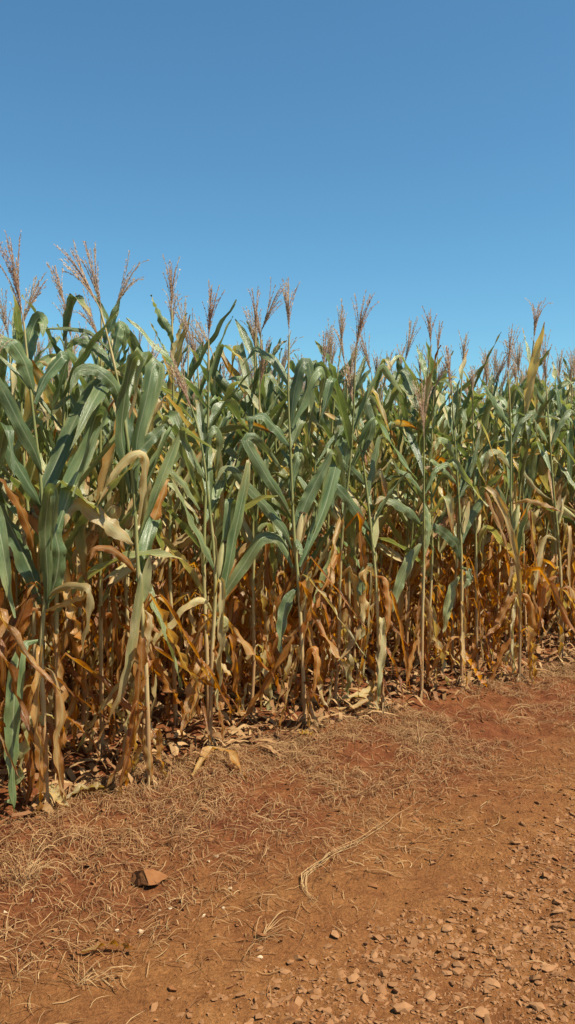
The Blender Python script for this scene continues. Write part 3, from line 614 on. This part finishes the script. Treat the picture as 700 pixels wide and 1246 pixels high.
def group_of(x, y):
    t = field_t(x, y); sv = (np.array((x, y)) - E0) @ EDIR; fs = np.array([(q - E0) @ EDIR for q in front_xy]); near = int(np.argmin(np.abs(fs - sv)))
    if 0.2 <= t < 1.7 and fs.min() - 0.35 < sv < fs.max() + 0.35:
        if t < 0.75: return 'corn plant close behind the ' + FRONT_NAME[near], 'corn plants just behind the front rank'
        return 'corn plant a few steps into the field behind the ' + FRONT_NAME[near], 'corn plants a few steps inside the field'
    if t < 0.2: return 'corn plant on the front rank where the field edge runs on', 'corn plants at the ends of the front rank'
    if t < 0.75: return 'corn plant close behind the front rank at the field edge', 'corn plants just behind the front rank'
    if t < 1.7: return 'corn plant a few steps inside the field behind the edge plants', 'corn plants a few steps inside the field'
    return 'corn plant deep inside the field with little but its top showing', 'corn plants deep inside the field'
for i, (x, y, hs) in enumerate(spots):
    z = float(hgt(x, y)); rz = rngf.uniform(0, 6.283)
    if i < 291:
        k = rngf.randint(NPROTO)
        if k not in built: o = built[k] = build_plant('corn_plant', PROTO[k], (x, y, z))
        else: o = copy_tree(built[k]); o.location = (x, y, z)
        o.rotation_euler = (rngf.uniform(-0.04, 0.04), rngf.uniform(-0.04, 0.04), rz); o.scale = (hs, hs, hs)
        lb, gr = group_of(x, y); tag(o, lb, 'corn plant', gr)
    else:
        c, s_ = math.cos(rz) * hs, math.sin(rz) * hs; M = np.array(((c, -s_, 0), (s_, c, 0), (0, 0, hs)))
        for pn, g, m, subs in LOW[rngf.randint(8)]:
            V, F, U, D = g.arrays(); far_geo[m].add(V @ M.T + (x, y, z), F, U, D)
FM = far_geo[M_LEAF].mesh('corn_mass', M_LEAF)
mass = link('corn_field', FM); tag(mass, 'dense mass of green corn filling the field beyond the separate plants', 'corn', kind='stuff')
for nm, m in (('stalks', M_STALK), ('tassels', M_TASSEL)):
    tag(link(nm, far_geo[m].mesh(nm, m), mass), kind='stuff')

# ------------------------------------------------------------------ dry grass, litter, fallen leaves
rl = np.random.RandomState(21)
def strand_geo(n, sampler, lmin, lmax, wmin, wmax, lift, dry=(0.1, 0.9), rise=0.0):
    g = Geo(); xy = sampler(n); n = len(xy); k = 6; t = np.linspace(0, 1, k)
    a = rl.uniform(0, 6.283, n); L = rl.uniform(lmin, lmax, n) ** 1.0; cv = rl.normal(0, 0.7, n); w = rl.uniform(wmin, wmax, n)
    ang = a[:, None] + cv[:, None] * (t[None] - 0.5); st = (L / (k - 1))[:, None]
    dx = np.cumsum(np.cos(ang) * st, 1) - np.cos(ang) * st; dy = np.cumsum(np.sin(ang) * st, 1) - np.sin(ang) * st
    x = xy[:, :1] + dx; y = xy[:, 1:] + dy
    z = hgt(x, y) + 0.004 + (lift * rl.rand(n))[:, None] * np.sin(t * np.pi * rl.uniform(0.7, 1.6, n)[:, None]) + (rise * rl.rand(n) ** 3)[:, None] * t[None] * L[:, None]
    prof = np.array([0.7, 1, 1, 0.9, 0.7, 0.15]); sx = -np.sin(ang) * (w[:, None] * prof); sy = np.cos(ang) * (w[:, None] * prof)
    tz = (rl.uniform(-0.7, 0.7, n) * w)[:, None] * prof
    A = np.stack((x + sx, y + sy, z + tz), -1); B = np.stack((x - sx, y - sy, z - tz), -1)
    V = np.stack((A, B), 2).reshape(-1, 3); fb = grid_faces(k, 2); F = (fb[None] + (np.arange(n) * 2 * k)[:, None, None]).reshape(-1, 4)
    U = np.tile(np.stack((np.tile([0, 1], k), np.repeat(t, 2)), 1), (n, 1)); D = np.repeat(rl.uniform(*dry, n), 2 * k)
    g.add(V, F, U, D); return g
def verge(n):
    s = rl.uniform(-2.2, 6.2, n * 4); t = -np.abs(rl.normal(0, 0.58, n * 4)) + 0.12
    p = E0 + EDIR * s[:, None] + ENRM * t[:, None]
    keep = (vnoise(p[:, 0] * 2.3, p[:, 1] * 2.3, 9) + vnoise(p[:, 0] * 6, p[:, 1] * 6, 10) * 0.6 > rl.uniform(-0.40, 0.30, len(p))) & (p[:, 1] > 1.0) & (road_t(p[:, 0], p[:, 1]) < rl.uniform(-0.25, 0.15, len(p)))
    return p[keep][:n]
def wide(n):
    p = np.stack((rl.uniform(-2.2, 2.6, n), rl.uniform(1.3, 4.4, n)), 1)
    keep = (field_t(p[:, 0], p[:, 1]) < 0) & (rl.rand(n) < np.where(road_t(p[:, 0], p[:, 1]) > -0.1, 0.06, 1.0)) & (vnoise(p[:, 0] * 3, p[:, 1] * 3, 12) > rl.uniform(-0.4, 0.3, n)); return p[keep]
def inside(n):
    s = rl.uniform(-2.5, 6.5, n); t = np.abs(rl.normal(0, 1.3, n)); return E0 + EDIR * s[:, None] + ENRM * t[:, None]
g1 = strand_geo(32000, verge, 0.02, 0.13, 0.0005, 0.0014, 0.020, (0.35, 1.0), 0.35)
tag(link('dry_grass', g1.mesh('dry_grass', M_STRAW)), 'tangled dry straw-coloured grass along the verge of the corn', 'dry grass', kind='stuff')
g2 = strand_geo(8000, wide, 0.02, 0.10, 0.0005, 0.0015, 0.010, (0.1, 1.0), 0.1)
tag(link('straw_litter', g2.mesh('straw_litter', M_STRAW)), 'scattered bits of straw lying on the bare red soil', 'straw', kind='stuff')
g3 = strand_geo(4200, inside, 0.05, 0.26, 0.004, 0.016, 0.05, (0.25, 1.0), 0.15)
tag(link('leaf_litter', g3.mesh('leaf_litter', M_STRAW)), 'broken dry corn leaf litter on the soil under the stalks', 'leaf litter', kind='stuff')

def fallen(pts, w, dry, label, seed, z=0.012):
    rng = np.random.RandomState(seed); P = []
    for px, py, dz in pts:
        q = ground(px, py); P.append((q[0], q[1], float(hgt(q[0], q[1])) + z + dz))
    P = np.array(P); base = P[len(P) // 2].copy(); base[2] = hgt(base[0], base[1]); C = catmull(P, 18)
    T = unit(np.gradient(C, axis=0)); S = unit(np.cross(T, np.array((0, 0, 1.0)))); S = twisted(C, S, rng.uniform(-70, 70), rng)
    g = Geo().add(*ribbon(C - base, S, w, rng, dry, 0.1, 0.3, 0.6, 5, 0.3))
    tag(link('fallen_leaf', g.mesh('fallen_leaf', M_LEAF), None, base), label, 'fallen leaf', 'fallen dry corn leaves')
fallen([(78, 978, 0), (95, 973, .02), (115, 970, .02), (144, 970, 0)], 0.05, 0.52, 'pale dry corn leaf lying flat beside the plant with the hanging green leaf', 1)
fallen([(235, 955, 0), (255, 938, .04), (278, 938, .06), (300, 955, 0)], 0.05, 0.60, 'dry corn leaf arched over a dark hollow on the verge', 2)
fallen([(322, 868, 0), (335, 860, .03), (345, 852, .03)], 0.05, 0.50, 'cream shred of corn leaf on the soil beside the sturdy plant base', 3)
fallen([(400, 862, 0), (420, 860, .03), (442, 855, .03), (462, 842, .02)], 0.05, 0.50, 'long cream corn leaf lying between the sturdy plant and the slender one', 4)
fallen([(365, 900, 0), (376, 905, .02), (385, 906, 0)], 0.045, 0.52, 'short pale leaf scrap on the grass below the sturdy plant', 5)
fallen([(60, 965, 0), (75, 985, .03), (85, 990, 0)], 0.05, 0.45, 'crumpled cream husk at the foot of the plant with the hanging leaf', 6)
fallen([(270, 880, 0), (290, 872, .04), (300, 880, 0)], 0.05, 0.75, 'orange curled corn leaf on the ground beside short plant', 7)
fallen([(595, 815, 0), (612, 825, .04), (628, 825, .02)], 0.05, 0.80, 'brown curled corn leaf at the foot of the trailing-leaf plant', 8)
fallen([(100, 1165, 0), (135, 1160, .015), (165, 1166, .01)], 0.028, 0.62, 'narrow tan leaf curling on bare soil away from the corn', 9)

# dry grass runners and tufts, each a thing
def blades(name, px, py, n, L, spread, label, seed, up=0.5, dirv=None, group=None):
    rng = np.random.RandomState(seed); q = ground(px, py); base = np.array((q[0], q[1], float(hgt(q[0], q[1])))); g = Geo()
    for i in range(n):
        a = rng.uniform(0, 6.283) if dirv is None else math.atan2(dirv[1], dirv[0]) + rng.normal(0, spread); l = L * rng.uniform(0.4, 1); t = np.linspace(0, 1, 8)[:, None]
        o = np.array((math.cos(a), math.sin(a), 0)); sd = np.array((-o[1], o[0], 0))
        P = base + rng.normal(0, 0.012, 3) * (1, 1, 0) + o * l * t + sd * rng.uniform(-0.25, 0.25) * l * t ** 2
        z = hgt(P[:, 0], P[:, 1])[:, None] + 0.003 + l * up * rng.uniform(0.15, 0.9) * np.sin(t * 2.6) * (1 - 0.35 * t); P[:, 2:] = z
        g.add(*ribbon(P - base, np.repeat((sd * 0.8 + np.array((0, 0, 0.5)))[None], 8, 0), rng.uniform(0.0014, 0.003), rng, rng.uniform(0.2, 0.8), 0, 0, 0.3, 3))
    tag(link(name, g.mesh(name, M_STRAW), None, base), label, 'dry grass', group)
def runner(name, pts, n, w, label, seed):
    rng = np.random.RandomState(seed); g = Geo(); Q = np.array([ground(*p) for p in pts]); base = Q[0].copy(); base[2] = hgt(base[0], base[1])
    for i in range(n):
        C = catmull(Q + rng.normal(0, w, Q.shape) * (1, 1, 0), 26)[: rng.randint(12, 27)]; m = len(C)
        C[:, 2] = hgt(C[:, 0], C[:, 1]) + 0.006 + 0.02 * rng.rand() * np.sin(np.linspace(0, rng.uniform(2, 7), m)) ** 2
        T = unit(np.gradient(C, axis=0)); S = np.cross(T, np.array((0.2, 0.1, 1.0)))
        g.add(*ribbon(C - base, S, rng.uniform(0.0020, 0.0036), rng, rng.uniform(0.15, 0.5), 0, 0, 0.3, 3))
    tag(link(name, g.mesh(name, M_STRAW), None, base), label, 'dry grass')
runner('grass_runner', [(384, 1102), (372, 1090), (370, 1070), (385, 1058), (410, 1040), (440, 1020), (475, 1000), (525, 968)], 6, 0.008, 'pale dry grass runner hooked at one end on bare soil', 31)
runner('straw', [(440, 1060), (475, 1064), (520, 1070)], 3, 0.004, 'single thin straw stem on the bare soil beside the hooked runner', 32)
blades('grass_tuft', 318, 1140, 22, 0.16, 0, 'dry star-shaped grass tuft on bare soil by the gravel edge', 33, 0.35)
blades('grass_tuft', 98, 1200, 26, 0.16, 0, 'dry grass tuft beside the narrow tan curling leaf', 34, 0.5)
blades('grass_tuft', 30, 1078, 30, 0.20, 0, 'loose upright dry grass tuft below the plant with the hanging leaf', 35, 1.2)
blades('grass_tuft', 512, 905, 26, 0.26, 0, 'dry grass tuft on the verge below the thin straight stalk', 36, 0.8)
blades('grass_tuft', 610, 880, 26, 0.26, 0, 'dry grass tuft on the verge below the trailing-leaf plant', 37, 0.7)
blades('grass_tuft', 262, 940, 24, 0.20, 0, 'dry grass tuft against the arched fallen leaf', 38, 0.7)
blades('grass_tuft', 20, 1190, 18, 0.18, 0, 'sparse flattened grass tuft on the soil near the pale pebbles', 39, 0.5)

# ------------------------------------------------------------------ stones
def ico(sub):
    import bmesh
    bm = bmesh.new(); bmesh.ops.create_icosphere(bm, subdivisions=sub, radius=1.0); V = np.array([v.co[:] for v in bm.verts]); F = np.array([[v.index for v in f.verts] for f in bm.faces]); bm.free(); return V, F
I1, I2, I3 = ico(1), ico(2), ico(3)
def chipped(I, rng, cuts=6):
    V, F = I; V = V.copy()
    for _ in range(cuts):
        n = unit(rng.normal(size=3)); c = rng.uniform(0.38, 0.75); dd = V @ n; V = V - np.maximum(dd - c, 0)[:, None] * n
    return V * (rng.uniform(0.8, 1.25), rng.uniform(0.65, 1.0), rng.uniform(0.45, 0.75)), F
def shard(rng, k):
    import bmesh
    bm = bmesh.new()
    for p in unit(rng.normal(size=(k, 3))) * rng.uniform(0.75, 1.1, (k, 1)): bm.verts.new(p)
    bmesh.ops.convex_hull(bm, input=bm.verts); bm.verts.index_update()
    V = np.array([v.co[:] for v in bm.verts]); F = np.array([[v.index for v in f.verts] for f in bm.faces]); bm.free()
    return V * (rng.uniform(0.9, 1.45), rng.uniform(0.6, 1.0), rng.uniform(0.30, 0.58)), F
LIB1 = [shard(np.random.RandomState(i), 9) for i in range(24)]; LIB2 = [shard(np.random.RandomState(50 + i), 13) for i in range(24)]
rs = np.random.RandomState(77); gg = Geo()
def scatter(g, p, r, lib, sink, tilt, dry):
    z = hgt(p[:, 0], p[:, 1]) + r * sink; kind = rs.randint(len(lib), size=len(p)); a = rs.uniform(0, 6.283, len(p)); tl = rs.normal(0, tilt, (len(p), 2))
    for k, (V, F) in enumerate(lib):
        m = np.where(kind == k)[0]; n = len(m)
        if not n: continue
        c, sn = np.cos(a[m])[:, None], np.sin(a[m])[:, None]; q = V[None] * r[m][:, None, None]
        x = q[..., 0] * c - q[..., 1] * sn; y = q[..., 0] * sn + q[..., 1] * c; zz = q[..., 2]
        W = np.stack((x + tl[m, :1] * zz + p[m, :1], y + tl[m, 1:] * zz + p[m, 1:], zz - tl[m, :1] * x - tl[m, 1:] * y + z[m][:, None]), -1)
        g.add(W.reshape(-1, 3), (F[None] + (np.arange(n) * len(V))[:, None, None]).reshape(-1, 3), None, np.repeat(dry[m], len(V)))
def gravel(n, big):
    p = np.stack((rs.uniform(-0.5, 2.2, n), rs.uniform(1.5, 4.3, n)), 1); rt = road_t(p[:, 0], p[:, 1]); ft = field_t(p[:, 0], p[:, 1])
    dens = np.where(ft < -0.1, 0.012 + 0.98 * sstep(-0.12, 0.20, rt + 0.22 * vnoise(p[:, 0] * 3, p[:, 1] * 3, 14)) * (1 - 0.25 * sstep(1.2, 2, rt)), 0); p = p[rs.rand(n) < dens]; n = len(p)
    r = np.clip(rs.lognormal(math.log(0.0060), 0.40, n), 0.002, 0.011) if not big else 0.007 + 0.015 * rs.rand(n) ** 2.0
    scatter(gg, p, r, LIB2 if big else LIB1, rs.uniform(-0.28, 0.25, n), 0.25, np.clip(rs.normal(0.36, 0.13, n), 0, 1))
gravel(40000, False); gravel(11500, True)
tag(link('gravel', gg.mesh('gravel', M_STONE, False)), 'coarse reddish-brown crushed gravel spread over the track', 'gravel', kind='stuff')

def crumbs(n):
    g = Geo(); p = np.stack((rs.uniform(-2.0, 3.6, n), rs.uniform(1.2, 6.4, n)), 1); ft = field_t(p[:, 0], p[:, 1])
    p = p[(ft < 1.2) & (vnoise(p[:, 0] * 2.7, p[:, 1] * 2.7, 17) > rs.uniform(-0.5, 0.35, n))]; n = len(p)
    scatter(g, p, np.clip(rs.lognormal(math.log(0.0055), 0.55, n), 0.002, 0.022), LIB1, np.full(n, 0.15), 0.3, np.full(n, 0.5)); return g
tag(link('soil_crumbs', crumbs(30000).mesh('soil_crumbs', M_ROCK, False)), 'loose crumbs of red earth strewn over the verge', 'soil', kind='stuff')

def stone(name, px, py, r, label, mat, seed, group=None, sq=0.8, cat='stone'):
    rng = np.random.RandomState(seed); q = ground(px, py); V, F = chipped(I3, rng, 10) if mat is M_PEBBLE else shard(rng, 26); V = V * (1, 1, sq / 0.6) * r
    if cat in ('rock', 'clod'):
        V, F = chipped(I3, rng, 7); V = V * (1 + rng.normal(0, 0.035, (len(V), 1)) + 0.10 * np.sin(V[:, :1] * 4 + seed) * np.cos(V[:, 1:2] * 5)) * (1.1, 1, sq) * r
    g = Geo().add(V, F, None, 0.6)
    o = link(name, g.mesh(name, mat, mat is M_PEBBLE), None, (q[0], q[1], float(hgt(q[0], q[1])) + r * 0.22)); o.rotation_euler[2] = rng.uniform(0, 6.28)
    tag(o, label, cat, group)
stone('rock', 182, 1073, 0.064, 'lone fist-sized brown rock half sunk in the verge', M_ROCK, 8, None, 1.05, 'rock')
for i, (px, py, r) in enumerate([(172, 1130, .011), (207, 1104, .011), (263, 1043, .012), (254, 1049, .010), (39, 1095, .010), (24, 1154, .010), (142, 1130, .010), (133, 1105, .008), (248, 1117, .009), (272, 1105, .008), (195, 1108, .008), (316, 1166, .010), (6, 1108, .009), (280, 1083, .010)]):
    stone('pebble', px, py, r, 'small rounded pale pebble lying singly on the red soil', M_PEBBLE, 200 + i, 'pale pebbles on the soil', 0.7, 'pebble')
for i, (px, py, r, lb) in enumerate([(362, 1216, .018, 'upright angular stone at the sparse border of the gravel'), (488, 1164, .020, 'pale angular stone beside a dark gap in the gravel'), (600, 1195, .024, None), (640, 1132, .022, None), (560, 1175, .022, None), (490, 1225, .024, None),
                                     (545, 1130, .020, None), (430, 1190, .022, None), (668, 1180, .022, None), (525, 1210, .024, None), (655, 1225, .024, None), (585, 1232, .022, None), (620, 1090, .018, None), (680, 1110, .018, None), (455, 1160, .018, None), (512, 1140, .018, None)]):
    stone('gravel_stone', px, py, r, lb or 'large angular brown stone among the track gravel', M_STONE, 240 + i, None if lb else 'larger stones in the gravel', 0.6)
for i, (px, py, r) in enumerate([(505, 1020, .018), (410, 985, .016), (553, 1012, .016), (655, 980, .018), (330, 1035, .014), (120, 1030, .014), (455, 1080, .018), (675, 1015, .016), (470, 1040, .014)]):
    stone('soil_clod', px, py, r, 'dark red clod of earth on the verge between corn and track', M_ROCK, 270 + i, 'clods of earth on the verge', 0.7, 'clod')
